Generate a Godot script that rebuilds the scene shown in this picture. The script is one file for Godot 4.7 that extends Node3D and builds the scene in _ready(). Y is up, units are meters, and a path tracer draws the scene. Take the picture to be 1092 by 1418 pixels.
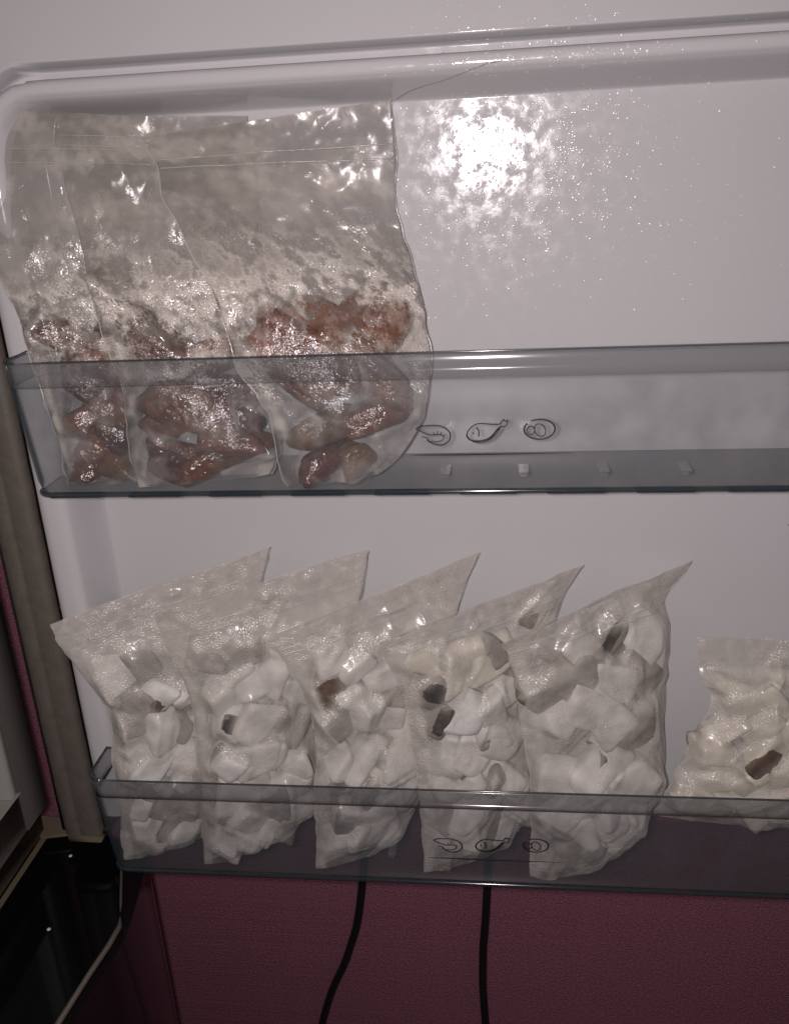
extends Node3D
# The inside of an open freezer door with two clear bins of frozen food in bags, lit by a phone's flash.

const BAGS := {
	"L1": [
		[0, -293.5, 800.9, 72, -226.1, 810, 45, 4],
		[0.12, -290.9, 830.6, 72, -221.6, 834.3, 40, 14],
		[0.4, -287.6, 889.4, 70, -222.4, 874.9, 30, 18],
		[0.62, -284.9, 935.7, 68, -211.2, 931.2, 25, 15],
		[0.8, -300.8, 974.3, 72, -186.1, 990.9, 20, 11],
		[0.88, -307.5, 994.1, 76, -173.5, 1018.2, 15, 4],
		[1, -309.3, 1012.3, 78, -165.8, 1041.8, 12, 0.8],
	],
	"L2": [
		[0, -229.7, 797.2, 73, -167.2, 812.5, 45, 4],
		[0.12, -227.4, 823.9, 73, -150.7, 825.9, 35, 14],
		[0.4, -222.1, 883.4, 72, -139.1, 874, 30, 18],
		[0.62, -220.8, 938.5, 70, -132.5, 932.6, 25, 16],
		[0.8, -227.9, 981.3, 72, -107.3, 991.4, 20, 12],
		[0.88, -231.9, 1000.1, 75, -98.5, 1015.4, 15, 4],
		[1, -233.8, 1021.3, 78, -93.3, 1038.7, 12, 0.8],
	],
	"L3": [
		[0, -140.1, 796.8, 73, -84.6, 805.6, 45, 4],
		[0.12, -138.7, 827.9, 73, -67.5, 829.2, 35, 14],
		[0.4, -134.1, 892.7, 72, -57.7, 876.4, 30, 18],
		[0.62, -136.2, 946.4, 70, -50.4, 940.4, 25, 16],
		[0.8, -145.9, 976.7, 72, -33.5, 986.1, 20, 12],
		[0.88, -151.6, 989.8, 75, -25.3, 1009.8, 15, 4],
		[1, -156.1, 1002.7, 78, -14.2, 1036.6, 10, 0.8],
	],
	"L4": [
		[0, -60.2, 795.4, 73, 1.9, 806, 45, 4],
		[0.12, -58.9, 831.5, 73, 18.6, 829.2, 35, 14],
		[0.4, -60.6, 882.5, 72, 21.2, 878.7, 30, 18],
		[0.62, -65, 942, 70, 21, 947.7, 25, 17],
		[0.8, -73.2, 975, 72, 36.3, 980.8, 20, 13],
		[0.88, -78.5, 990.8, 75, 43, 1001, 14, 5],
		[1, -81.6, 1000.2, 77, 59.1, 1025.5, 8, 0.8],
	],
	"L5": [
		[0, 20.3, 794.1, 73, 55.3, 790.1, 64, 4],
		[0.12, 21.6, 831.8, 73, 93, 819.6, 48, 14],
		[0.4, 19.8, 885.3, 72, 117.5, 855.6, 30, 18],
		[0.62, 11.2, 949.5, 70, 116.1, 929.2, 22, 17],
		[0.8, 4.9, 979.1, 72, 117.5, 980.4, 20, 12],
		[0.88, 1.6, 991.9, 75, 114.2, 1002.5, 14, 5],
		[1, 0.2, 1001.2, 77, 131.8, 1027.9, 6, 0.8],
	],
	"L6": [
		[0, 108.8, 847.5, 55, 251.8, 839.3, 55, 6],
		[0.25, 117.3, 875.3, 55, 251.1, 876, 50, 17],
		[0.5, 133.2, 912.1, 50, 247.4, 917.5, 45, 16],
		[0.68, 145.4, 940, 45, 245.3, 946.3, 40, 11],
		[0.8, 138.1, 954.2, 40, 246, 954.6, 35, 4],
		[0.87, 136.5, 961, 36, 247.2, 959, 30, 1.5],
		[1, 136.3, 980.5, 30, 246.9, 974.3, 25, 0.8],
	],
	"A": [
		[0, -281, 1111.4, 70, -233.4, 1109.3, 60, 6],
		[0.15, -282, 1132.3, 70, -229, 1130.1, 50, 15],
		[0.38, -289.3, 1179.1, 66, -228.1, 1176.2, 40, 17],
		[0.58, -301.4, 1223.8, 55, -231.4, 1225.9, 30, 10],
		[0.7, -311.9, 1248.1, 48, -234.6, 1248, 25, 5],
		[0.87, -323, 1308.6, 35, -212.1, 1302.2, 18, 2],
		[1, -320.9, 1340.1, 30, -205.4, 1330.5, 12, 0.8],
	],
	"B": [
		[0, -233.6, 1110.2, 72, -152.9, 1108.9, 50, 6],
		[0.15, -235.3, 1129.8, 72, -145, 1127.2, 45, 16],
		[0.38, -235.2, 1178.8, 70, -145.2, 1173, 35, 17],
		[0.58, -249.8, 1225.7, 55, -146.8, 1226.8, 25, 10],
		[0.7, -259.7, 1259.3, 40, -149.6, 1257.4, 20, 5],
		[0.87, -270.4, 1316.3, 26, -150.5, 1306.2, 14, 2],
		[1, -268, 1333.8, 24, -151.3, 1328.9, 10, 0.8],
	],
	"C": [
		[0, -133, 1109.3, 74, -80.8, 1108, 50, 6],
		[0.1, -138.1, 1127.1, 75, -61.7, 1123.4, 45, 14],
		[0.2, -140.6, 1159, 76, -47.5, 1146.9, 35, 17],
		[0.38, -159, 1191, 73, -43.3, 1183.3, 30, 17],
		[0.58, -171.5, 1233.2, 66, -51.3, 1222.8, 20, 10],
		[0.76, -197.7, 1281.5, 45, -62, 1266.2, 12, 4],
		[0.9, -207.3, 1305, 30, -60.8, 1305.9, 9, 1.5],
		[1, -213.4, 1319.6, 26, -62.2, 1333.4, 8, 0.8],
	],
}

const UPPER_FLOOR := 1.1075
const LOWER_FLOOR := 0.7995

var rng := RandomNumberGenerator.new()
var mat := {}
var used := {}
var wob := FastNoiseLite.new()
var ridge_noise := FastNoiseLite.new()


func _ready() -> void:
	rng.seed = 77
	# camera
	var cam := Camera3D.new()
	cam.name = "camera"
	cam.fov = 59.138
	cam.near = 0.02
	cam.far = 30.0
	cam.transform = Transform3D(Basis(Vector3(0.993096, -0.049255, -0.106467), Vector3(0.006732, 0.930015, -0.36746), Vector3(0.117115, 0.364206, 0.923925)), Vector3(0, 1.30, 0.60))
	add_child(cam)
	# dim room and the flash beside the lens
	var env := Environment.new()
	env.background_mode = Environment.BG_COLOR
	env.background_color = Color(0.05, 0.045, 0.042).linear_to_srgb()
	env.tonemap_mode = Environment.TONE_MAPPER_LINEAR
	env.tonemap_exposure = 1.0
	env.sdfgi_enabled = true
	env.ssao_enabled = true
	env.ssil_enabled = true
	var we := WorldEnvironment.new()
	we.name = "environment"
	we.environment = env
	add_child(we)
	var flash := SpotLight3D.new()
	flash.name = "phone_flash"
	flash.light_color = Color(1.0, 0.955, 0.962)
	flash.light_energy = 0.27
	flash.light_size = 0.005
	flash.spot_range = 6.0
	flash.spot_attenuation = 2.0
	flash.spot_angle = 76.0
	flash.spot_angle_attenuation = 1.0
	flash.shadow_enabled = true
	add_child(flash)
	flash.transform = Transform3D(cam.basis, cam.position - cam.basis.x * 0.017 + cam.basis.y * 0.004)

	wob.seed = 5
	wob.frequency = 0.05
	wob.fractal_octaves = 3
	ridge_noise.seed = 9
	ridge_noise.fractal_type = FastNoiseLite.FRACTAL_RIDGED
	ridge_noise.frequency = 0.02
	ridge_noise.fractal_octaves = 3
	make_materials()
	build_room()
	build_cabinet()
	build_lower_door()
	build_door()
	build_bin("upper clear door bin holding three bags of dark red meat", UPPER_FLOOR, 5)
	build_bin("lower clear door bin holding the row of bags with white chunks", LOWER_FLOOR, 1)
	build_bags()


# ---------------------------------------------------------------- helpers
func numbered(called: String) -> String:
	var n: int = used.get(called, 0)
	used[called] = n + 1
	return called if n == 0 else "%s_%03d" % [called, n]


func thing(called: String, label: String, category: String, at := Vector3.ZERO, group := "") -> Node3D:
	var o := Node3D.new()
	o.name = numbered(called)
	add_child(o, true)
	o.position = at
	o.set_meta("label", label)
	o.set_meta("category", category)
	if group:
		o.set_meta("group", group)
	return o


func part(called: String, mesh: Mesh, m: Material, parent: Node3D, label := "") -> MeshInstance3D:
	var o := MeshInstance3D.new()
	o.name = called if parent != self else numbered(called)
	o.mesh = mesh
	o.material_override = m
	if label:
		o.set_meta("label", label)
	parent.add_child(o, true)
	return o


func shifted(m: ArrayMesh, by: Vector3) -> ArrayMesh:
	var st := SurfaceTool.new()
	st.append_from(m, 0, Transform3D(Basis(), by))
	return st.commit()


# a grid of points, nu columns by nv rows, as a smooth sheet
func sheet(pts: PackedVector3Array, uvs: PackedVector2Array, nu: int, nv: int, wrap := false, flip := false, tint := PackedColorArray()) -> ArrayMesh:
	var st := SurfaceTool.new()
	st.begin(Mesh.PRIMITIVE_TRIANGLES)
	st.set_smooth_group(0)
	for i in pts.size():
		if uvs.size():
			st.set_uv(uvs[i])
		if tint.size():
			st.set_color(tint[i])
		st.add_vertex(pts[i])
	var cols := nu if wrap else nu - 1
	for r in nv - 1:
		for c in cols:
			var a := r * nu + c
			var b := r * nu + (c + 1) % nu
			var d := a + nu
			var e := b + nu
			for k in ([a, b, d, b, e, d] if flip else [a, d, b, b, d, e]):
				st.add_index(k)
	st.generate_normals()
	return st.commit()


# a solid: the closed outline (in x, z) raised from y0 to y1, chamfered at the top by ch
func raised(outline: PackedVector2Array, y0: float, y1: float, ch := 0.0, grow := 0.0) -> ArrayMesh:
	var st := SurfaceTool.new()
	st.begin(Mesh.PRIMITIVE_TRIANGLES)
	var pts := outline
	if not Geometry2D.is_polygon_clockwise(pts):
		pts = pts.duplicate()
		pts.reverse()
	var mid := Vector2.ZERO
	for p in pts:
		mid += p / pts.size()
	var rings := []
	var levels := [[y0, 0.0], [y1 - ch, grow], [y1, grow - ch]] if ch > 0 else [[y0, 0.0], [y1, grow]]
	for l in levels:
		var ring := PackedVector3Array()
		for i in pts.size():
			var a := pts[(i + pts.size() - 1) % pts.size()]
			var b := pts[i]
			var c := pts[(i + 1) % pts.size()]
			var t := ((b - a).normalized() + (c - b).normalized()).normalized()
			var o := Vector2(t.y, -t.x)
			if o.dot((b - a).orthogonal()) < 0:
				o = -o
			var q: Vector2 = b + o * l[1]
			ring.append(Vector3(q.x, l[0], q.y))
		rings.append(ring)
	var n := pts.size()
	for r in rings.size() - 1:
		st.set_smooth_group(r + 1)
		for i in n:
			var j := (i + 1) % n
			for v in [rings[r][i], rings[r + 1][i], rings[r][j], rings[r][j], rings[r + 1][i], rings[r + 1][j]]:
				st.add_vertex(v)
	st.set_smooth_group(-1)
	var tri := Geometry2D.triangulate_polygon(pts)
	for k in range(0, tri.size(), 3):
		for q in [0, 1, 2]:
			st.add_vertex(rings[rings.size() - 1][tri[k + q]])
		for q in [0, 2, 1]:
			st.add_vertex(rings[0][tri[k + q]])
	st.generate_normals()
	return st.commit()


func box(lo: Vector3, hi: Vector3, ch := 0.0008) -> ArrayMesh:
	return raised(PackedVector2Array([Vector2(lo.x, lo.z), Vector2(hi.x, lo.z), Vector2(hi.x, hi.z), Vector2(lo.x, hi.z)]), lo.y, hi.y, ch)


func tube(path: PackedVector3Array, r: float, sides := 8, flat := 1.0) -> ArrayMesh:
	var pts := PackedVector3Array()
	var n := path.size()
	for i in n:
		var t := (path[mini(i + 1, n - 1)] - path[maxi(i - 1, 0)]).normalized()
		var u := t.cross(Vector3(0, 0, 1))
		if u.length() < 0.2:
			u = t.cross(Vector3(0, 1, 0))
		u = u.normalized()
		var w := u.cross(t).normalized()
		var rr := r * (0.02 if i == 0 or i == n - 1 else 1.0)
		for k in sides:
			var a := TAU * k / sides
			pts.append(path[i] + (u * cos(a) + w * sin(a) * flat) * rr)
	return sheet(pts, PackedVector2Array(), sides, n, true)


func smoothed(points: Array, steps: int) -> PackedVector3Array:
	var c := Curve3D.new()
	for i in points.size():
		var t: Vector3 = (points[mini(i + 1, points.size() - 1)] - points[maxi(i - 1, 0)]) / 6.0
		c.add_point(points[i], -t, t)
	var out := PackedVector3Array()
	for i in steps + 1:
		out.append(c.samplef(float(i) / steps * (points.size() - 1)))
	return out


func noise(frequency: float, octaves: int, number: int, kind := FastNoiseLite.TYPE_SIMPLEX_SMOOTH) -> FastNoiseLite:
	var n := FastNoiseLite.new()
	n.noise_type = kind
	n.frequency = frequency
	n.fractal_octaves = octaves
	n.seed = number
	return n


func noise_texture(n: FastNoiseLite, size: int, low: Color, high: Color) -> NoiseTexture2D:
	var t := NoiseTexture2D.new()
	t.width = size
	t.height = size
	t.seamless = true
	t.noise = n
	var g := Gradient.new()
	g.set_color(0, low)
	g.set_color(1, high)
	t.color_ramp = g
	return t


func plain(c: Color, rough: float, spec := 0.5) -> StandardMaterial3D:
	var m := StandardMaterial3D.new()
	m.albedo_color = c.linear_to_srgb()
	m.roughness = rough
	m.metallic_specular = spec
	return m


func bumped(m: StandardMaterial3D, tex: Texture2D, cm: float, metres: float) -> StandardMaterial3D:
	m.heightmap_enabled = true
	m.heightmap_texture = tex
	m.heightmap_scale = cm
	m.uv1_triplanar = true
	m.uv1_world_triplanar = true
	m.uv1_scale = Vector3.ONE / metres
	return m


func pane(c: Color, alpha: float, rough: float) -> StandardMaterial3D:
	var m := plain(c, rough)
	m.albedo_color.a = alpha
	m.transparency = BaseMaterial3D.TRANSPARENCY_ALPHA
	m.cull_mode = BaseMaterial3D.CULL_DISABLED
	return m


# ---------------------------------------------------------------- materials
func make_materials() -> void:
	var fine := noise_texture(noise(0.03, 4, 3), 512, Color.BLACK, Color.WHITE)
	var grain := noise_texture(noise(0.11, 3, 4), 512, Color.BLACK, Color.WHITE)
	# white moulded plastic with a film of damp frost on it
	mat.liner = bumped(plain(Color(0.56, 0.55, 0.56), 1.0), noise_texture(noise(0.024, 4, 21), 1024, Color.BLACK, Color.WHITE), 0.0048, 0.18)
	var mottle := noise(0.014, 6, 22)
	var damp := noise_texture(mottle, 1024, Color(0.0, 0.0, 0.0), Color(0.27, 0.27, 0.27))
	mat.liner.roughness_texture = damp
	mat.gasket = bumped(plain(Color(0.125, 0.108, 0.092), 0.6), fine, 0.02, 0.05)
	mat.gasket.albedo_texture = noise_texture(noise(0.012, 4, 33), 256, Color(0.88, 0.87, 0.85), Color(1, 1, 1))
	mat.door_side = bumped(plain(Color(0.05, 0.046, 0.042), 0.5), fine, 0.01, 0.05)
	mat.groove = plain(Color(0.30, 0.285, 0.28), 0.6)
	mat.ice = plain(Color(0.68, 0.66, 0.66), 0.16, 1.0)
	# the pink wall
	mat.wall = bumped(plain(Color(0.54, 0.215, 0.29), 0.6), noise_texture(noise(0.06, 4, 12), 1024, Color.BLACK, Color.WHITE), 0.11, 0.16)
	mat.wall.albedo_texture = noise_texture(noise(0.045, 5, 13), 1024, Color(0.66, 0.62, 0.66), Color(1, 1, 1))
	mat.floor = bumped(plain(Color(0.10, 0.05, 0.05), 0.4), fine, 0.02, 0.2)
	mat.cable = plain(Color(0.012, 0.012, 0.013), 0.45)
	mat.black_gloss = plain(Color(0.004, 0.004, 0.005), 0.06, 0.35)
	mat.dark_gloss = plain(Color(0.012, 0.008, 0.01), 0.14)
	mat.beige = bumped(plain(Color(0.17, 0.14, 0.095), 0.5), fine, 0.02, 0.05)
	mat.brushed = plain(Color(0.32, 0.28, 0.24), 0.35)
	mat.brushed.metallic = 0.7
	mat.flange = plain(Color(0.09, 0.082, 0.075), 0.5)
	mat.cabinet_white = bumped(plain(Color(0.34, 0.33, 0.30), 0.5), fine, 0.01, 0.05)
	# bins
	mat.bin = pane(Color(0.13, 0.155, 0.175), 0.20, 0.36)
	mat.bin.albedo_texture = noise_texture(noise(0.008, 5, 31), 512, Color(1, 1, 1, 0.35), Color(1, 1, 1, 1.0))
	mat.bin.uv1_triplanar = true
	mat.bin.uv1_scale = Vector3.ONE / 0.16
	mat.bin_floor = bumped(pane(Color(0.06, 0.072, 0.08), 0.23, 0.32), grain, 0.01, 0.05)
	mat.bin_rim = pane(Color(0.20, 0.215, 0.23), 0.22, 0.12)
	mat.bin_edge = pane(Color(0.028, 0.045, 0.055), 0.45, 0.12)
	mat.rib = pane(Color(0.5, 0.53, 0.56), 0.12, 0.2)
	mat.ink = plain(Color(0.008, 0.008, 0.01), 0.5)
	# food
	var flesh_bump := noise_texture(noise(0.018, 5, 41), 512, Color.BLACK, Color.WHITE)
	for k in 4:
		var c: Color = [Color(0.92, 0.90, 0.86), Color(0.92, 0.88, 0.74), Color(0.91, 0.90, 0.88), Color(0.36, 0.325, 0.29)][k]
		mat["flesh%d" % k] = bumped(plain(c, 0.55), flesh_bump, 0.03, 0.06)
		mat["flesh%d" % k].albedo_texture = noise_texture(noise(0.01, 4, 50 + k), 256, Color(0.72, 0.71, 0.70), Color(1, 1, 1))
	mat.skin = bumped(plain(Color(0.022, 0.017, 0.015), 0.4), grain, 0.10, 0.04)
	mat.skin.albedo_texture = noise_texture(noise(0.02, 5, 61), 256, Color(0.55, 0.5, 0.5), Color(1.9, 1.8, 1.7))
	mat.brown_skin = bumped(plain(Color(0.21, 0.105, 0.055), 0.4), grain, 0.12, 0.04)
	mat.brown_skin.albedo_texture = noise_texture(noise(0.02, 5, 62), 256, Color(0.45, 0.4, 0.4), Color(1, 1, 1))
	for k in 4:
		var c: Color = [Color(0.115, 0.024, 0.013), Color(0.15, 0.05, 0.022), Color(0.07, 0.015, 0.011), Color(0.19, 0.075, 0.045)][k]
		mat["meat%d" % k] = bumped(plain(Color(1, 1, 1), 0.18, 0.7), flesh_bump, 0.10, 0.05)
		var coat := noise_texture(noise(0.011, 5, 70 + k), 512, (c * 0.7).linear_to_srgb(), Color(0.62, 0.56, 0.50))
		coat.color_ramp.add_point(0.48, c.linear_to_srgb())
		coat.color_ramp.add_point(0.60, (c * 1.3 + Color(0.03, 0.02, 0.015)).linear_to_srgb())
		coat.color_ramp.add_point(0.80, Color(0.46, 0.34, 0.28))
		mat["meat%d" % k].albedo_texture = coat
	mat.fat = bumped(plain(Color(0.17, 0.085, 0.03), 0.25), flesh_bump, 0.08, 0.05)
	# bag films
	mat.film_meat = film(true)
	mat.film_white = film(false)
	mat.lip = pane(Color(0.62, 0.61, 0.60), 0.30, 0.2)
	mat.zip = plain(Color(0.72, 0.71, 0.69), 0.25)
	mat.zip.albedo_color.a = 0.32
	mat.zip.transparency = BaseMaterial3D.TRANSPARENCY_ALPHA
	mat.seam = plain(Color(0.75, 0.73, 0.70), 0.18, 0.9)
	mat.seam.albedo_color.a = 0.4
	mat.seam.transparency = BaseMaterial3D.TRANSPARENCY_ALPHA


# thin frosted plastic: how much frost hides, where it is wet and where it is creased
func film(meat: bool) -> StandardMaterial3D:
	var size := 1024
	var big := noise(0.006, 3, 101 if meat else 102)
	var mid := noise(0.03, 3, 103)
	var tiny := noise(0.22, 2, 104)
	var line := noise(0.0045, 2, 111)
	var wide := noise(0.012, 3, 110)
	var veins := noise(0.02, 2, 107)
	var bubbles := noise(0.16, 1, 105, FastNoiseLite.TYPE_CELLULAR)
	bubbles.cellular_return_type = FastNoiseLite.RETURN_DISTANCE
	var crease := noise(0.008, 4, 106)
	crease.fractal_type = FastNoiseLite.FRACTAL_RIDGED
	var look := Image.create_empty(size, size, false, Image.FORMAT_RGBA8)
	var relief := Image.create_empty(size, size, false, Image.FORMAT_RGB8)
	for y in size:
		for x in size:
			var b := big.get_noise_2d(x, y)
			var m := mid.get_noise_2d(x, y)
			var t := tiny.get_noise_2d(x, y)
			var d := bubbles.get_noise_2d(x, y) + 1.0      # 0 at a cell's middle
			var frost := smoothstep(-0.22, 0.25, b + 0.6 * m)
			var a: float
			var g: float
			var band := 0.0
			var tall := 0.0
			if meat:
				# a bag's foot lies at row 724, its lip at about row 80; the frost sits where the food ends
				tall = (724.0 - y) / 1024.0 * 0.36
				band = smoothstep(0.035, 0.075, tall + 0.03 * b) * smoothstep(0.175, 0.125, tall + 0.05 * b + 0.02 * m)
				frost = smoothstep(-0.35, 0.15, b + 0.7 * m) * lerpf(0.45, 1.0, band)
				a = 0.27 + 0.22 * frost + band * 0.26 + 0.22 * frost * t * (0.3 + band)
				var low := smoothstep(0.085, 0.055, tall + 0.03 * m)
				var patch := smoothstep(-0.25, 0.45, wide.get_noise_2d(x * 0.7, y * 0.7) + 0.18 * m + 0.1)
				a = lerpf(a, lerpf(0.20, 0.82, patch) + 0.10 * t * patch, low)
				frost = lerpf(frost, patch, low)
				var smear := smoothstep(0.12, 0.20, tall) * smoothstep(-0.3, 0.6, wide.get_noise_2d(x * 0.7 + 300.0, y * 1.1) + 0.3 * m)
				a += 0.13 * smear
				var vein := veins.get_noise_2d(x * 2.2, y * 2.2)
				a *= 1.0 - 0.35 * smoothstep(0.10, 0.0, absf(vein)) * band
				if d < 0.42 and veins.get_noise_2d(x, y) > 0.12:
					a *= lerpf(1.0, 0.45, band)
				g = 0.70 + 0.30 * frost * clampf(0.4 + 0.6 * band + 0.6 * low, 0, 1) + 0.18 * smear
				band = maxf(band, 0.35 * low * patch)
			else:
				a = 0.44 + 0.16 * frost + 0.12 * t * frost
				g = 0.95 + 0.06 * m
			look.set_pixel(x, y, Color(g, g * 0.985, g * 0.972, clampf(a, 0.05, 0.95)))
			var h := 0.5 + 0.26 * crease.get_noise_2d(x, y) + (0.30 * t + 0.16 * m) * (0.06 + 0.94 * frost)
			if meat:
				h = 0.5 + 0.20 * lerpf(0.45, 1.0, smoothstep(0.19, 0.13, tall)) * crease.get_noise_2d(x, y) + (0.22 * t + 0.20 * m) * (0.10 * frost + 0.90 * band * frost)
			if d < 0.3:
				h += 0.09 * (1.0 - d / 0.3) * (band if meat else frost)
			# sharp creases where a slow pattern crosses zero
			h += 0.16 * pow(maxf(0.0, 1.0 - absf(line.get_noise_2d(x, y + 40.0 * m)) * 26.0), 1.5) * smoothstep(-0.1, 0.2, mid.get_noise_2d(x * 0.2 + 700.0, y * 0.2))
			relief.set_pixel(x, y, Color(clampf(h, 0, 1), frost, 0))
	var f := StandardMaterial3D.new()
	f.albedo_color = (Color(0.82, 0.79, 0.76) if meat else Color(0.88, 0.865, 0.84)).linear_to_srgb()
	f.vertex_color_use_as_albedo = true
	f.albedo_texture = ImageTexture.create_from_image(look)
	f.transparency = BaseMaterial3D.TRANSPARENCY_ALPHA
	f.cull_mode = BaseMaterial3D.CULL_DISABLED
	f.roughness = 0.20 if meat else 0.24
	f.metallic_specular = 0.75
	f.heightmap_enabled = true
	f.heightmap_texture = ImageTexture.create_from_image(relief)
	f.heightmap_scale = 0.13 if meat else 0.12
	return f


# ---------------------------------------------------------------- the place
func build_room() -> void:
	var w := part("wall", box(Vector3(-1.6, 0, -0.22), Vector3(1.4, 2.3, -0.15), 0.001), mat.wall, self)
	w.set_meta("kind", "structure")
	var f := part("floor", box(Vector3(-1.6, -0.05, -0.22), Vector3(1.4, 0, 1.6), 0.001), mat.floor, self)
	f.set_meta("kind", "structure")
	var c1 := part("power_cable", tube(smoothed([Vector3(-0.125, 0.80, -0.143), Vector3(-0.152, 0.566, -0.143), Vector3(-0.172, 0.48, -0.142), Vector3(-0.213, 0.358, -0.143), Vector3(-0.29, 0.006, -0.12)], 40), 0.0044), mat.cable, self)
	c1.set_meta("label", "black cable slanting down the pink wall, nearer the black fridge door")
	c1.set_meta("category", "cable")
	c1.set_meta("group", "cables on the pink wall")
	var c2 := part("power_cable", tube(smoothed([Vector3(-0.008, 0.80, -0.143), Vector3(-0.018, 0.564, -0.143), Vector3(-0.023, 0.48, -0.142), Vector3(-0.021, 0.374, -0.143), Vector3(0.0, 0.006, -0.12)], 40), 0.0044), mat.cable, self)
	c2.set_meta("label", "black cable hanging nearly straight down the pink wall")
	c2.set_meta("category", "cable")
	c2.set_meta("group", "cables on the pink wall")


func build_cabinet() -> void:
	var t := thing("fridge_cabinet", "fridge body with dark front flange and pale inner frame beside the hinge", "fridge", Vector3(-0.39, 0.80, 0.3))
	var at := -t.position
	part("side_flange", shifted(box(Vector3(-0.47, 0.797, 0.005), Vector3(-0.39, 1.75, 0.038)), at), mat.flange, t)
	part("inner_frame", shifted(box(Vector3(-0.44, 0.835, 0.0385), Vector3(-0.392, 1.75, 0.047), 0.002), at), mat.cabinet_white, t)
	part("inner_lining", shifted(box(Vector3(-0.47, 0.835, 0.0475), Vector3(-0.404, 1.75, 0.60), 0.001), at), mat.cabinet_white, t)
	part("bottom_frame", shifted(box(Vector3(-0.46, 0.797, 0.0385), Vector3(-0.3915, 0.8345, 0.60), 0.003), at), mat.cabinet_white, t)
	part("divider_bar", shifted(box(Vector3(-0.46, 0.774, 0.012), Vector3(-0.394, 0.7965, 0.60), 0.002), at), mat.beige, t)
	part("hinge_bracket", shifted(raised(PackedVector2Array([Vector2(-0.41, -0.005), Vector2(-0.362, 0.0), Vector2(-0.366, 0.014), Vector2(-0.392, 0.02), Vector2(-0.41, 0.0115)]), 0.772, 0.7755, 0.0006), at), mat.beige, t)
	part("hinge_pin", shifted(raised(circle(Vector2(-0.375, 0.008), 0.004, 12), 0.776, 0.792, 0.001), at), mat.brushed, t)
	part("lower_panel", shifted(box(Vector3(-0.47, 0.05, 0.012), Vector3(-0.425, 0.7735, 0.60)), at), mat.flange, t)


func circle(c: Vector2, r: float, n: int) -> PackedVector2Array:
	var p := PackedVector2Array()
	for i in n:
		p.append(c + Vector2(cos(TAU * i / n), sin(TAU * i / n)) * r)
	return p


func build_lower_door() -> void:
	var t := thing("lower_fridge_door", "glossy black lower fridge door, closed, with a metal edged top", "fridge door", Vector3(-0.35, 0.40, 0.2))
	var at := -t.position
	var top := PackedVector2Array([Vector2(-0.392, 0.006), Vector2(-0.336, 0.006), Vector2(-0.328, 0.014), Vector2(-0.3135, 0.045), Vector2(-0.300, 0.080), Vector2(-0.2925, 0.102), Vector2(-0.2935, 0.12), Vector2(-0.2975, 0.146), Vector2(-0.302, 0.186), Vector2(-0.310, 0.30), Vector2(-0.316, 0.60), Vector2(-0.392, 0.60)])
	var body := PackedVector2Array([Vector2(-0.392, 0.001), Vector2(-0.311, 0.001), Vector2(-0.302, 0.02), Vector2(-0.2925, 0.075), Vector2(-0.2885, 0.104), Vector2(-0.2905, 0.125), Vector2(-0.2945, 0.15), Vector2(-0.299, 0.19), Vector2(-0.307, 0.30), Vector2(-0.312, 0.60), Vector2(-0.392, 0.60)])
	part("front_shell", shifted(raised(body, 0.06, 0.7565, 0.002), at), mat.dark_gloss, t)
	part("top_cap", shifted(raised(top, 0.757, 0.765, 0.0012), at), mat.black_gloss, t)
	# metal trims on the edges of the cap
	part("rear_trim", shifted(box(Vector3(-0.3965, 0.755, 0.006), Vector3(-0.3925, 0.7675, 0.60)), at), mat.beige, t)
	var rail := PackedVector3Array()
	for p in [Vector2(-0.2955, 0.090), Vector2(-0.2915, 0.102), Vector2(-0.2925, 0.12), Vector2(-0.2965, 0.146), Vector2(-0.301, 0.186), Vector2(-0.309, 0.30), Vector2(-0.315, 0.595)]:
		rail.append(Vector3(p.x, 0.7645, p.y) + at)
	part("front_trim", tube(rail, 0.0022), mat.brushed, t)
	var thin := PackedVector3Array()
	for p in [Vector2(-0.326, 0.016), Vector2(-0.3125, 0.045), Vector2(-0.299, 0.080), Vector2(-0.2955, 0.090)]:
		thin.append(Vector3(p.x, 0.7648, p.y) + at)
	part("corner_trim", tube(thin, 0.0011), mat.brushed, t)
	part("rear_seal", shifted(box(Vector3(-0.4245, 0.06, 0.014), Vector3(-0.397, 0.757, 0.60), 0.003), at), mat.black_gloss, t)
	for p in [Vector3(-0.363, 0.7652, 0.031), Vector3(-0.345, 0.7652, 0.108), Vector3(-0.410, 0.7572, 0.044)]:
		part("water_drop", shifted(dome(0.0016, 0.0009, 10), p + at), mat.ice, t)


func dome(r: float, h: float, n: int) -> ArrayMesh:
	var pts := PackedVector3Array()
	for k in 5:
		var a := PI / 2 * k / 4
		for i in n:
			var b := TAU * i / n
			pts.append(Vector3(cos(b) * r * maxf(cos(a), 0.01), h * sin(a), sin(b) * r * maxf(cos(a), 0.01)))
	return sheet(pts, PackedVector2Array(), n, 5, true)


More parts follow.
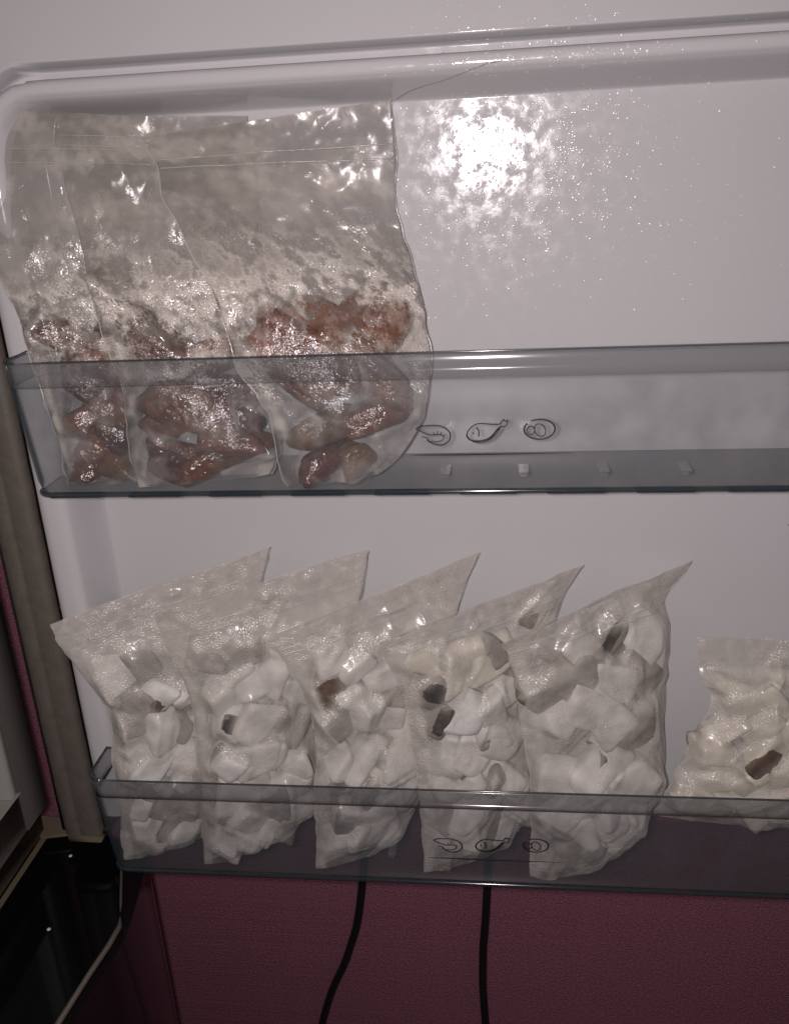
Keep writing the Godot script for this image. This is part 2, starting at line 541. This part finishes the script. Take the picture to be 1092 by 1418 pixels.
# depth of the moulded liner: a pan with a raised rib all round it
func liner_z(x: float, y: float) -> float:
	var r := 0.03
	var hx := 0.3035 - r
	var hy := 0.50 - r
	var q := Vector2(absf(x) - hx, absf(y - 0.844) - hy)
	var d := Vector2(maxf(q.x, 0), maxf(q.y, 0)).length() + minf(maxf(q.x, q.y), 0.0) - r
	var side := smoothstep(-0.004, 0.016, q.x - q.y)
	var width := lerpf(0.0095, 0.0195, side)
	if d < -0.012:
		return 0.0
	if d < 0.0:
		var s := (d + 0.012) / 0.012
		return 0.0372 * lerpf(s, s * s * (3 - 2 * s), 0.75)
	if d < width:
		var s := absf(d / width - 0.5) * 2.0
		return 0.0400 - 0.0028 * pow(s, 3)
	var slot := lerpf(0.0056, 0.0022, side)
	if d < width + 0.0012:
		return lerpf(0.0372, 0.018, (d - width) / 0.0012)
	if d < width + slot:
		return 0.018
	if d < width + slot + 0.004:
		return lerpf(0.018, 0.0355, sqrt((d - width - slot) / 0.004))
	return 0.0355 - 0.10 * (d - width - slot - 0.004)


func build_door() -> void:
	var t := thing("freezer_door", "open white freezer door seen from inside with its moulded liner", "freezer door", Vector3(-0.345, 0.79, 0.0))
	var at := -t.position
	var xs := PackedFloat32Array()
	var ys := PackedFloat32Array()
	var x := -0.3268
	while x < -0.286:
		xs.append(x)
		x += 0.0006
	while x < 0.285:
		xs.append(x)
		x += 0.009
	while x < 0.327:
		xs.append(x)
		x += 0.002
	var y := 0.816
	while y < 1.32:
		ys.append(y)
		y += 0.009
	while y < 1.375:
		ys.append(y)
		y += 0.0006
	while y < 1.42:
		ys.append(y)
		y += 0.003
	var pts := PackedVector3Array()
	for b in ys:
		for a in xs:
			pts.append(Vector3(a, b, liner_z(a, b) + 0.0005 * wob.get_noise_2d(a * 130, b * 130)) + at)
	var liner := part("inner_liner", sheet(pts, PackedVector2Array(), xs.size(), ys.size()), mat.liner, t)
	# frost: tiny frozen drops on the liner
	var st := SurfaceTool.new()
	var drop := dome(1.0, 0.28, 9)
	for k in 3600:
		var px := rng.randf_range(-0.06, 0.19)
		var py := rng.randf_range(1.20, 1.335)
		if k < 2900:
			px = rng.randfn(0.012, 0.042)
			py = 1.293 + rng.randfn(0.0, 0.032)
		elif k < 3150:
			px = rng.randf_range(-0.05, 0.2)
			py = rng.randf_range(1.347, 1.42)
		elif k < 3400:
			px = rng.randf_range(-0.03, 0.10)
			py = 1.348 + rng.randfn(0.0, 0.002)
		if wob.get_noise_2d(px * 1400.0, py * 1400.0 + 50.0) < 0.04 and k % 6 > 0:
			continue
		if py > 1.418 or absf(px) > 0.26:
			continue
		var size := 0.0003 + 0.0008 * pow(rng.randf(), 3)
		var nz := (liner_z(px, py + 0.001) - liner_z(px, py - 0.001)) / 0.002
		var up := Vector3(0, -nz, 1).normalized()
		var side := Vector3(1, 0, 0)
		st.append_from(drop, 0, Transform3D(Basis(side * size, up * size, side.cross(up) * size), Vector3(px, py, liner_z(px, py) + 0.0002) + at))
	var drops := part("frozen_drops", st.commit(), mat.ice, t)
	drops.set_meta("kind", "stuff")
	var crack := PackedVector3Array()
	for k in 24:
		var u := k / 23.0
		var cx := lerpf(-0.063, 0.003, u)
		var cy := lerpf(1.3325, 1.3475, pow(u, 0.8)) + 0.0006 * sin(u * 9.0)
		crack.append(Vector3(cx, cy, liner_z(cx, cy) + 0.0001) + at)
	part("hairline_scratch", tube(crack, 0.00035, 6), mat.groove, t)
	part("dark_speck", shifted(dome(0.0006, 0.0003, 8), Vector3(0.196, 1.052, 0.0004) + at), mat.ink, t)
	part("door_body", shifted(box(Vector3(-0.36, 0.813, -0.045), Vector3(0.36, 1.425, -0.004), 0.003), at), mat.door_side, t)
	part("side_wall", shifted(box(Vector3(-0.3665, 0.790, -0.0035), Vector3(-0.3285, 1.42, 0.028), 0.002), at), mat.door_side, t)
	part("bottom_wall", shifted(box(Vector3(-0.3283, 0.8135, -0.0035), Vector3(0.327, 0.8155, -0.0006), 0.0005), at), mat.liner, t)
	# the magnetic seal: a soft strip with a rounded front and a slot
	var prof := [Vector2(-0.3590, 0.0285), Vector2(-0.3592, 0.036), Vector2(-0.3570, 0.0395), Vector2(-0.352, 0.041), Vector2(-0.346, 0.0408), Vector2(-0.3445, 0.0398), Vector2(-0.343, 0.0408), Vector2(-0.333, 0.0405), Vector2(-0.3290, 0.0385), Vector2(-0.3275, 0.034), Vector2(-0.3280, 0.0285)]
	var strip := PackedVector3Array()
	for row in 60:
		for p in prof:
			strip.append(Vector3(p.x + 0.0004 * wob.get_noise_1d(row * 9.0), 0.7955 + row * 0.0106, p.y + 0.0005 * wob.get_noise_1d(row * 7.0 + 300)) + at)
	part("gasket", sheet(strip, PackedVector2Array(), prof.size(), 60, true, true), mat.gasket, t)
	part("gasket_end", shifted(box(Vector3(-0.357, 0.787, 0.0285), Vector3(-0.329, 0.795, 0.038), 0.001), at), mat.beige, t)


# ---------------------------------------------------------------- bins
func bin_z(y: float, floor_y: float) -> float:
	return 0.080 + 0.005 * (y - floor_y) / 0.0875


func bin_path(off: float, y: float, floor_y: float) -> PackedVector2Array:
	# the wall in plan, outer face moved in by off, from the back left round the front to the back right
	var k := (y - floor_y) / 0.0875
	var x1 := 0.2985 + 0.0055 * k - off
	var z1 := bin_z(y, floor_y) - off
	var r := 0.011 - off
	var left := [Vector2(-0.2870 + off, 0.006), Vector2(-0.2870 + off, 0.0455 + off), Vector2(-x1, 0.0455 + off)]
	var out := PackedVector2Array(left)
	for i in 9:
		var a := PI + PI / 2 * i / 8.0
		out.append(Vector2(-x1 + r + r * cos(a), z1 - r - r * sin(a)))
	for i in range(1, 30):
		out.append(Vector2(lerpf(-x1 + r, x1 - r, i / 30.0), z1))
	for i in range(out.size() - 29 - 1, -1, -1):
		out.append(Vector2(-out[i].x, out[i].y))
	return out


func bin_wall(floor_y: float, lo: float, hi: float, out_by: float, in_by: float) -> ArrayMesh:
	var rings := PackedVector3Array()
	var n := bin_path(0, lo, floor_y).size()
	var order := [[lo, -out_by], [lerpf(lo, hi, 0.5), -out_by], [hi - 0.0006, -out_by], [hi, -out_by + 0.0006], [hi, in_by - 0.0006], [hi - 0.0006, in_by], [lerpf(lo, hi, 0.5), in_by], [lo, in_by], [lo, -out_by]]
	for o in order:
		for p in bin_path(o[1], o[0], floor_y):
			rings.append(Vector3(p.x, o[0], p.y))
	return sheet(rings, PackedVector2Array(), n, order.size(), false, true)


func ribbon(points: Array, widths: Array, z_of: Callable) -> ArrayMesh:
	# an inked stroke: a low ridge on the bin's front
	var pts := PackedVector3Array()
	var n := points.size()
	for i in n:
		var t: Vector2 = (points[mini(i + 1, n - 1)] - points[maxi(i - 1, 0)]).normalized()
		var w: float = widths[i] if widths.size() == n else widths[0]
		var o := Vector2(-t.y, t.x) * w
		var p: Vector2 = points[i]
		for q in [[-1.0, 0.0001], [-0.8, 0.0003], [0.8, 0.0003], [1.0, 0.0001]]:
			var s: Vector2 = p + o * q[0]
			pts.append(Vector3(s.x, s.y, z_of.call(s.y) + q[1]))
	return sheet(pts, PackedVector2Array(), 4, n, true)


func joined(list: Array) -> ArrayMesh:
	var st := SurfaceTool.new()
	for m in list:
		st.append_from(m, 0, Transform3D())
	return st.commit()


func build_bin(label: String, y0: float, ribs: int) -> void:
	var t := thing("door_bin", label, "door bin", Vector3(0, y0, 0.05), "clear plastic door bins")
	var at := -t.position
	var top := y0 + 0.0875
	part("front_wall", shifted(bin_wall(y0, y0 + 0.0022, top - 0.0155, 0.0, 0.0022), at), mat.bin, t)
	part("rim", shifted(bin_wall(y0, top - 0.0152, top, 0.0009, 0.0026), at), mat.bin_rim, t)
	var plan := bin_path(0.0, y0, y0)
	part("tray_floor", shifted(raised(plan, y0, y0 + 0.0019, 0.0004), at), mat.bin_floor, t)
	# thick bottom edge along the front, dark where light is trapped in it
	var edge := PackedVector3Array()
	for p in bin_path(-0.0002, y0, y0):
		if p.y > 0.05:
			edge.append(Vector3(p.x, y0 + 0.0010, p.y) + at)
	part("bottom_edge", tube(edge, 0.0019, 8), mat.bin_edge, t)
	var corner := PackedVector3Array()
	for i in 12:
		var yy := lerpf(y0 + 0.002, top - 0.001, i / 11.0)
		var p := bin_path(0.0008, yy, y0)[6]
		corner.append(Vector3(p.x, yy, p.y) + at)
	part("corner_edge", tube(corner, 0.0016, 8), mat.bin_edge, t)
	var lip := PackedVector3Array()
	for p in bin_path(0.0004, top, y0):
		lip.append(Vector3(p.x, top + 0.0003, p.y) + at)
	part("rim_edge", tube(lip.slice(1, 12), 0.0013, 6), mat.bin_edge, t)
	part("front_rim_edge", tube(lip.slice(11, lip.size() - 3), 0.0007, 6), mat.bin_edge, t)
	for k in ribs:
		var rx: float = -0.085 + k * 0.0497
		part("floor_rib", shifted(box(Vector3(rx - 0.0022, y0 + 0.0021, 0.042), Vector3(rx + 0.0022, y0 + 0.0050, 0.058), 0.0014), at), mat.rib, t)
	if ribs > 1:
		for k in 11:
			var lx: float = -0.29 + k * 0.053
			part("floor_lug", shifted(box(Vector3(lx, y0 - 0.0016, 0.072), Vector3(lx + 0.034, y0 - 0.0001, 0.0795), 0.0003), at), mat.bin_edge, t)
	# printed pictures: shrimp, fish, egg, and the moulded line under them
	var u := 0.0000934
	var ay := y0 + 0.0402
	var place := func(cx: float, cy: float) -> Vector2: return Vector2(0.0229 + (cx - 851.0) * u - t.position.x, ay - (cy - 164.0) * u - y0)
	var front := func(yy: float) -> float: return bin_z(yy + y0, y0) - t.position.z
	var draw := func(xy: Array, w: float) -> ArrayMesh:
		var raw := []
		for i in range(0, xy.size(), 2):
			var p: Vector2 = place.call(xy[i], xy[i + 1])
			raw.append(Vector3(p.x, p.y, 0))
		var fine := smoothed(raw, raw.size() * 4)
		var pts := []
		for p in fine:
			pts.append(Vector2(p.x, p.y))
		return ribbon(pts, [w * 1.45], front)
	var shrimp := [
		draw.call([70, 148, 100, 131, 150, 127, 210, 128, 255, 145, 283, 175, 288, 210, 270, 240, 235, 259, 200, 257, 165, 244, 138, 224], 0.00026),
		draw.call([70, 148, 110, 170, 150, 188, 185, 190, 207, 185], 0.00022),
		draw.call([104, 200, 140, 212, 150, 232, 180, 236, 220, 233, 245, 214, 238, 194, 214, 189, 186, 191], 0.00018),
		draw.call([185, 190, 182, 171], 0.00016), draw.call([206, 187, 206, 166], 0.00016), draw.call([222, 190, 232, 174], 0.00016), draw.call([238, 200, 256, 193], 0.00016),
	]
	part("shrimp_picture", joined(shrimp), mat.ink, t, "black outline drawing of a shrimp")
	var fish := [
		draw.call([392, 194, 400, 170, 415, 150, 440, 130, 475, 118, 540, 124, 600, 125, 614, 108, 627, 94], 0.00024),
		draw.call([627, 94, 634, 108, 650, 100, 647, 125, 634, 141, 610, 140], 0.0002),
		draw.call([610, 140, 582, 165, 556, 200, 520, 225, 470, 236, 420, 231, 400, 214, 392, 194], 0.00034),
		draw.call([602, 152, 572, 197, 530, 231, 480, 246, 428, 240], 0.00022),
		draw.call([453, 145, 466, 160, 470, 182, 468, 206], 0.00024), draw.call([430, 184, 436, 181], 0.0005),
	]
	part("fish_picture", joined(fish), mat.ink, t, "black outline drawing of a fish")
	var egg_outer := []
	var yolk := []
	var drop := []
	for i in 22:
		var a := 0.15 + (TAU - 0.35) * i / 21.0 - 2.3
		egg_outer.append_array([850.0 + 96 * cos(a), 164.0 + 66 * sin(a)])
	for i in 15:
		var a := TAU * i / 14.0
		yolk.append_array([853.0 + 34 * cos(a) + 8 * sin(a), 170.0 + 42 * sin(a)])
		drop.append_array([795.0 + 25 * cos(a), 171.0 + 28 * sin(a)])
	part("egg_picture", joined([draw.call(egg_outer, 0.0003), draw.call(yolk, 0.0002), draw.call(drop, 0.0002)]), mat.ink, t, "black outline drawing of an egg")
	var line := []
	var thick := []
	for i in 31:
		line.append(place.call(lerpf(20, 1060, i / 30.0), 326))
		thick.append(0.00005 + 0.00055 * pow(sin(PI * pow(i / 30.0, 0.7)), 1.0))
	part("moulded_line", ribbon(line, thick, front), mat.ink, t)


# ---------------------------------------------------------------- bags
class Bag:
	var rows: Array
	var floor_y := 0.0

	func row(v: float) -> Array:
		var i := 0
		while i < rows.size() - 2 and v > rows[i + 1][0]:
			i += 1
		var a: Array = rows[i]
		var b: Array = rows[i + 1]
		var before: Array = rows[maxi(i - 1, 0)]
		var after: Array = rows[mini(i + 2, rows.size() - 1)]
		var s: float = (v - a[0]) / (b[0] - a[0])
		var o := []
		for k in range(1, 8):
			var span: float = b[0] - a[0]
			var m0: float = (b[k] - before[k]) / maxf(b[0] - before[0], 0.001) * span
			var m1: float = (after[k] - a[k]) / maxf(after[0] - a[0], 0.001) * span
			var s2 := s * s
			var s3 := s2 * s
			o.append(((2 * s3 - 3 * s2 + 1) * a[k] + (s3 - 2 * s2 + s) * m0 + (3 * s2 - 2 * s3) * b[k] + (s3 - s2) * m1) / 1000.0)
		return [Vector3(o[0], o[1], o[2]), Vector3(o[3], o[4], o[5]), maxf(o[6], 0.0006)]

	func mid(s: float, v: float) -> Vector3:
		var r := row(v)
		return (r[0] as Vector3).lerp(r[1], s)

	func normal(v: float) -> Vector3:
		var a := row(maxf(v - 0.04, 0.0))
		var b := row(minf(v + 0.04, 1.0))
		var up: Vector3 = (b[0] + b[1]) - (a[0] + a[1])
		var m := row(v)
		return (m[1] - m[0] as Vector3).cross(up).normalized()


# a cut piece: the planes that bound it, in a space where its radii are one
func cuts(r: RandomNumberGenerator, skew: float, extra: int) -> PackedVector3Array:
	var out := PackedVector3Array()
	for axis in 3:
		for sign_ in [-1.0, 1.0]:
			var n := Vector3(r.randf_range(-skew, skew), r.randf_range(-skew, skew), r.randf_range(-skew, skew))
			n[axis] = sign_
			out.append(n.normalized() / r.randf_range(0.76, 1.0))
	for k in extra:
		var n := Vector3(r.randfn(), r.randfn(), r.randfn()).normalized()
		out.append(n / r.randf_range(0.86, 1.12))
	return out


func piece_point(d: Vector3, radii: Vector3, planes: PackedVector3Array, power: float, seed_at: Vector3, rough: float) -> Vector3:
	var sum := 0.0
	for n in planes:
		var q := d.dot(n)
		if q > 0:
			sum += pow(q, power)
	var p := d * pow(sum, -1.0 / power)
	return p * radii * (1.0 - rough * (0.5 + 0.5 * wob.get_noise_3dv(p * 26.0 + seed_at)))


func piece_mesh(radii: Vector3, planes: PackedVector3Array, power: float, seed_at: Vector3, rough: float) -> ArrayMesh:
	var pts := PackedVector3Array()
	var nu := 36
	var nv := 22
	for j in nv:
		var b := -PI / 2 + PI * j / (nv - 1)
		for i in nu:
			var a := TAU * i / nu
			pts.append(piece_point(Vector3(cos(a) * maxf(cos(b), 0.001), sin(b), sin(a) * maxf(cos(b), 0.001)).normalized(), radii, planes, power, seed_at, rough))
	return sheet(pts, PackedVector2Array(), nu, nv, true)


# the skin left on one side of a chunk, with its own thickness and an uneven outline
func skin_patch(turn: Basis, radii: Vector3, planes: PackedVector3Array, power: float, seed_at: Vector3, rough: float, breadth: float) -> ArrayMesh:
	var pts := PackedVector3Array()
	var n := 20
	for layer in 2:
		for j in n:
			for i in n:
				var x := 2.0 * i / (n - 1) - 1.0
				var y := 2.0 * j / (n - 1) - 1.0
				var edge := i == 0 or j == 0 or i == n - 1 or j == n - 1
				var ragged := 0.95 + 0.30 * wob.get_noise_3d(x * 22 + seed_at.x, y * 22 + seed_at.y, 7)
				var grow := 0.97 if layer == 0 else (0.99 if edge else 1.045)
				pts.append(piece_point((turn * Vector3(x * ragged, y * ragged * breadth, 1)).normalized(), radii, planes, power, seed_at, rough) * grow)
	var a := sheet(pts.slice(0, n * n), PackedVector2Array(), n, n, false, false)
	var b := sheet(pts.slice(n * n), PackedVector2Array(), n, n, false, true)
	return joined([a, b])


func build_bags() -> void:
	var col := ["left", "centre", "right"]
	var tier := ["lowest", "second lowest", "third lowest", "third highest", "second highest", "highest"]
	# outline, where the food ends, the bag's label, how its food calls it, skins {cell: side}
	var white := [
		["L1", 0.82, "small zip bag of white chunks standing nearest the door gasket", "the first white bag", {21: 4, 13: 2, 4: 2}],
		["L2", 0.83, "zip bag of white chunks, second from the gasket, with a square upright back corner", "the second white bag", {16: 1, 15: 2, 12: 2}],
		["L3", 0.82, "zip bag of white chunks with a shiny brown skinned piece, third from the gasket", "the third white bag", {20: 4, 4: 2}],
		["L4", 0.89, "zip bag of white and yellowish chunks standing behind the printed bin pictures", "the fourth white bag", {20: 1, 16: 1, 17: 2, 26: 2}],
		["L5", 0.87, "frosted bag with a pointed top corner, last of the five upright white chunk bags", "the fifth white bag", {26: 1, 14: 3}],
		["L6", 0.80, "short bag of yellowish chunks lying wedged in the bin, apart from the upright bags", "the short wedged bag", {13: 4}],
	]
	var four := ["far left", "left", "right", "far right"]
	var seven := ["lowest", "second lowest", "third lowest", "middle", "third highest", "second highest", "highest"]
	for k in white.size():
		var w: Array = white[k]
		make_bag(w[0], LOWER_FLOOR + 0.003, w[1], 4, 7, w[2], w[3], w[4], false, k, four, seven)
	var meat := [
		["A", 0.52, "frosted zip bag of dark red meat nearest the door gasket in upper bin", "the meat bag nearest the gasket", {}],
		["B", 0.48, "creased clear zip bag of dark red meat between two other meat bags", "the middle meat bag", {}],
		["C", 0.54, "tall zip bag of red meat leaning on the white liner, rounded top corner", "the tall meat bag", {}],
	]
	for k in meat.size():
		var w: Array = meat[k]
		make_bag(w[0], UPPER_FLOOR + 0.003, w[1], 2, 5, w[2], w[3], w[4], true, k, ["left", "right"], ["lowest", "second lowest", "middle", "second highest", "highest"])


func make_bag(tag: String, floor_y: float, fill: float, cols: int, tiers: int, label: String, called: String, skins: Dictionary, meat: bool, number: int, col_words: Array, tier_words: Array) -> void:
	var bag := Bag.new()
	bag.rows = BAGS[tag]
	var r0 := RandomNumberGenerator.new()
	r0.seed = 900 + number * 17 + (500 if meat else 0)
	# the food
	var food := []
	for j in tiers:
		for i in cols:
			var index := j * cols + i
			var v := lerpf(0.035, fill, (j + 0.5 + (r0.randf() - 0.5) * 0.6) / tiers)
			var s := (i + 0.5 + (r0.randf() - 0.5) * 0.5) / cols
			s = lerpf(0.10, 0.90, s)
			var m := bag.row(v)
			var wide: float = (m[1] - m[0] as Vector3).length()
			var high: float = (bag.mid(0.5, fill) - bag.mid(0.5, 0.03)).length() / tiers
			var long := high * tiers / 0.97
			var n := bag.normal(v)
			var half: float = m[2] * (0.60 + 0.35 * r0.randf()) * pow(4 * s * (1 - s), 0.25)
			var radii := Vector3(wide / cols * (0.42 + 0.26 * r0.randf()), high * (0.44 + 0.30 * r0.randf()), maxf(half, 0.005))
			if not meat:
				radii *= Vector3(r0.randf_range(0.9, 1.35), r0.randf_range(0.85, 1.3), 1.0) * (0.75 if j == tiers - 1 else 1.0)
				radii.z = minf(radii.z, maxf(radii.x, radii.y) * r0.randf_range(0.75, 1.1))
			else:
				radii *= Vector3(r0.randf_range(0.9, 1.25), r0.randf_range(1.0, 1.4), 1.0)
			var x: Vector3 = (m[1] - m[0] as Vector3).normalized()
			var b := Basis(x, n.cross(x).normalized(), n) * Basis.from_euler(Vector3((r0.randf() - 0.5) * 0.5, (r0.randf() - 0.5) * 0.5, (r0.randf() - 0.5) * (2.2 if not meat else 1.4)))
			if tag == "L6" and index == 13:
				radii = Vector3(0.017, 0.013, 0.011)
			var reach := (absf(b.x.dot(x)) * radii.x + absf(b.y.dot(x)) * radii.y + absf(b.z.dot(x)) * radii.z) * 0.98 / wide
			s = clampf(s, minf(reach, 0.5), maxf(1.0 - reach, 0.5))
			v = maxf(v, (absf(b.x.y) * radii.x + absf(b.y.y) * radii.y) * 0.95 / long * fill)
			var c := bag.mid(s, v) + n * ((r0.randf() - 0.4) * 0.004 if meat else maxf(0.0, m[2] * 0.9 * pow(4 * s * (1 - s), 0.4) - radii.z) * r0.randf_range(0.4, 1.0))
			c.y = maxf(c.y, floor_y + radii.y * 0.9)
			var power := 10.0 if not meat else 6.0
			var seed_at := Vector3(r0.randf(), r0.randf(), r0.randf()) * 900.0
			var depth := absf(b.x.z) * radii.x + absf(b.y.z) * radii.y + absf(b.z.z) * radii.z
			c.z = clampf(c.z, 0.004 + depth * 0.85, maxf(0.0765 - depth * 0.85, 0.02))
			var skinned_here: bool = skins.has(index)
			var planes := cuts(r0, 0.28 if not meat else 0.4, 5)
			food.append({"c": c, "b": b, "r": radii, "n": planes, "k": skinned_here})
			var what: String
			var body: Material
			if meat:
				what = "dark red meat piece"
				body = mat["meat%d" % (r0.randi() % 4)]
				if r0.randf() < 0.10 and j < 2:
					body = mat.fat
					what = "yellowish piece of fat"
			else:
				body = mat["flesh%d" % (1 if tag == "L6" or (tag == "L4" and j > 4) else [0, 0, 2][r0.randi() % 3])]
				what = "white frozen chunk" if tag != "L6" else "yellowish white frozen chunk"
				if r0.randf() < 0.28 and tag != "L6":
					body = mat.flesh3
					what = "greyish frozen chunk"
			var skinned: int = skins.get(index, (2 + r0.randi() % 3) if r0.randf() < 0.05 else 0) if not meat else 0
			if skinned:
				what += " with brown skin" if skinned == 4 else " with dark skin"
			var piece := thing("meat_piece" if meat else "frozen_chunk", "%s, %s %s in %s" % [what, tier_words[j], col_words[i], called], "meat" if meat else "frozen food", c, "food in " + called)
			piece.basis = b
			var rough := 0.05 if not meat else 0.20
			part("flesh", piece_mesh(radii, planes, power, seed_at, rough), body, piece)
			if skinned:
				# turn the skinned side: 1 towards the viewer, 2 up, 3 to the side, 4 brown and towards the viewer
				var turn: Basis = [Basis(), Basis(), Basis(Vector3.RIGHT, -PI / 2), Basis(Vector3.UP, -PI / 2), Basis(Vector3.UP, -0.5)][skinned]
				part("skin", skin_patch(turn, radii, planes, power, seed_at, rough, 0.85 if skinned == 4 else 0.5), mat.brown_skin if skinned == 4 else mat.skin, piece)
	# the film, drawn tight over the food
	var nu := 90
	var nv := 130
	var root := thing("zip_bag" if meat else "freezer_bag", label, "zip bag", bag.mid(0.5, 0.0), "bags of meat in the upper bin" if meat else "bags of white chunks in the lower bin")
	var at := -root.position
	var sides := []
	var contact := []
	var owner_ := []
	for side in [1.0, -1.0]:
		var h := PackedFloat32Array()
		var floor_h := PackedFloat32Array()
		h.resize(nu * nv)
		floor_h.resize(nu * nv)
		var who := PackedFloat32Array()
		who.resize(nu * nv)
		for j in nv:
			var v := j / float(nv - 1)
			var m := bag.row(v)
			var n: Vector3 = bag.normal(v) * side
			for i in nu:
				var s := i / float(nu - 1)
				var p: Vector3 = (m[0] as Vector3).lerp(m[1], s)
				var base: float = m[2] * 0.62 * pow(4 * s * (1 - s), 0.6)
				for f in (food if i > 0 and i < nu - 1 and j > 0 else []):
					var o: Vector3 = (p - f.c) * f.b          # into the piece's own axes
					if absf(o.x) > f.r.x * 1.8 + 0.02 or absf(o.y) > f.r.y * 1.8 + 0.02:
						continue
					var d: Vector3 = n * f.b
					var rr: Vector3 = f.r * 1.02 + Vector3.ONE * 0.0007
					o /= rr
					d /= rr
					var enter := -1.0
					var leave := 1.0
					for pl in f.n:
						var dn: float = d.dot(pl)
						var t: float = (1.0 - o.dot(pl)) / dn
						if dn > 0:
							leave = minf(leave, t)
						else:
							enter = maxf(enter, t)
					if leave > enter:
						if leave > base:
							base = leave
							who[j * nu + i] = 1.0 if f.k else 0.0
				floor_h[j * nu + i] = base
				h[j * nu + i] = base
		for pass_ in 16:
			var g := h.duplicate()
			for j in range(1, nv - 1):
				for i in range(1, nu - 1):
					var k := j * nu + i
					g[k] = maxf(floor_h[k], (h[k - 1] + h[k + 1] + h[k - nu] + h[k + nu]) * 0.25)
			h = g
		for pass_ in 2:
			var g := h.duplicate()
			for j in range(1, nv - 1):
				for i in range(1, nu - 1):
					var k := j * nu + i
					g[k] = (h[k] * 2 + h[k - 1] + h[k + 1] + h[k - nu] + h[k + nu]) / 6.0
			h = g
		sides.append(h)
		contact.append(floor_h)
		owner_.append(who)
	# sharp folds: lines across the film, in its own breadth and height
	var folds := []
	for k in (14 if meat else 12):
		var a := Vector2(r0.randf_range(0.05, 0.95), r0.randf_range(0.12, fill + 0.15))
		var b := a + Vector2(r0.randf_range(-0.25, 0.25), r0.randf_range(-0.30, 0.10))
		folds.append([a, b, r0.randf_range(0.0012, 0.0032)])
	if meat:
		folds.append([Vector2(0.30, 0.74), Vector2(0.12, 0.30), 0.0045])
	var pts := PackedVector3Array()
	var uvs := PackedVector2Array()
	var tint := PackedColorArray()
	var off := Vector2(0.03 + 0.11 * number, 0.04 + (0.0 if meat else 0.05 * number))
	var ring := nu * 2 - 1
	for j in nv:
		var v := j / float(nv - 1)
		var m := bag.row(v)
		var n := bag.normal(v)
		var wide: float = (m[1] - m[0] as Vector3).length()
		var tall: float = (bag.mid(0.5, v) - bag.mid(0.5, 0.0)).length()
		for c in ring:
			var front := c < nu
			var i := c if front else ring - 1 - c
			var s := i / float(nu - 1)
			var p: Vector3 = (m[0] as Vector3).lerp(m[1], s)
			var inner := pow(4 * s * (1 - s), 0.4)
			var h: float = sides[0 if front else 1][j * nu + i] + 0.0008 * inner
			# frost gathers on loose film and melts where the film lies on wet food
			var gap: float = h - contact[0 if front else 1][j * nu + i]
			var touch := smoothstep(0.0050 if meat else 0.0075, 0.0004, gap) * smoothstep(fill + 0.04, fill - 0.04, v) * smoothstep(0.03, 0.12, s) * smoothstep(0.97, 0.88, s)
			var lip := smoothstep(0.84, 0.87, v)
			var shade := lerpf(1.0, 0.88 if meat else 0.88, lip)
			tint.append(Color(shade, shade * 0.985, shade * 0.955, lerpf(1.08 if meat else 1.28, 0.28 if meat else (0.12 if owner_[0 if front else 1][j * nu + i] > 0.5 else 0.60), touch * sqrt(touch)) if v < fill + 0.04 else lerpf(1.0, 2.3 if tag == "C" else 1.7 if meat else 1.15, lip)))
			var q := p * 1000.0 + Vector3(number * 310, 0 if front else 900, 0)
			var fold := ridge_noise.get_noise_3dv(q * (1.1 if meat else 1.5)) * 0.5 + 0.5
			h += (0.0022 if meat else 0.0016) * fold * fold * inner
			if front:
				for f in folds:
					var along: Vector2 = f[1] - f[0]
					var rel := Vector2(s, v) - (f[0] as Vector2)
					var tt := clampf(rel.dot(along) / along.length_squared(), 0, 1)
					var away := rel - along * tt
					var metres := Vector2(away.x * wide, away.y * 0.2).length()
					if metres < 0.005:
						h += f[2] * (1.0 - metres / 0.005) * sin(PI * clampf(tt, 0.05, 0.95)) * inner
			# loose film sways as a whole where nothing fills it
			var loose := smoothstep(fill - 0.05, fill + 0.15, v)
			var sway := n * (0.0035 * wob.get_noise_3dv(q * 0.25) * (0.3 + 0.7 * loose) * (1.0 if j < nv - 9 else 1.3))
			p += n * (h if front else -h) + sway
			if s < 0.001 or s > 0.999:
				p += (m[1] - m[0] as Vector3).normalized() * (0.0012 * wob.get_noise_1d(v * 260 + number * 70 + s * 999) + 0.004 * wob.get_noise_1d(v * 60 + number * 170 + s * 555))
			p.y = maxf(p.y, floor_y)
			p.z = clampf(p.z, 0.0025, 0.0785 if p.y < floor_y + 0.09 else 0.2)
			pts.append(p + at)
			uvs.append(off + Vector2(s * wide + (0.0 if front else 0.02), 0.24 - tall) / 0.36)
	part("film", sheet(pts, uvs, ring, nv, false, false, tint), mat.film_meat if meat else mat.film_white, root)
	# the zip: two low ridges pressed together across the front
	for k in 2:
		var path := PackedVector3Array()
		var j: int = [int(nv * 0.875), int(nv * 0.90)][k]
		for i in range(1, nu - 1):
			path.append(pts[j * ring + i] + bag.normal(j / float(nv)) * 0.0003)
		part("zip_ridge", tube(path, 0.0005, 6), mat.zip, root)
	for k in 2:
		var path := PackedVector3Array()
		for j in nv:
			path.append(pts[j * ring + (0 if k == 0 else nu - 1)])
		part("side_seam", tube(path, 0.0005 if meat else 0.0004, 6), mat.seam if meat else mat.zip, root)
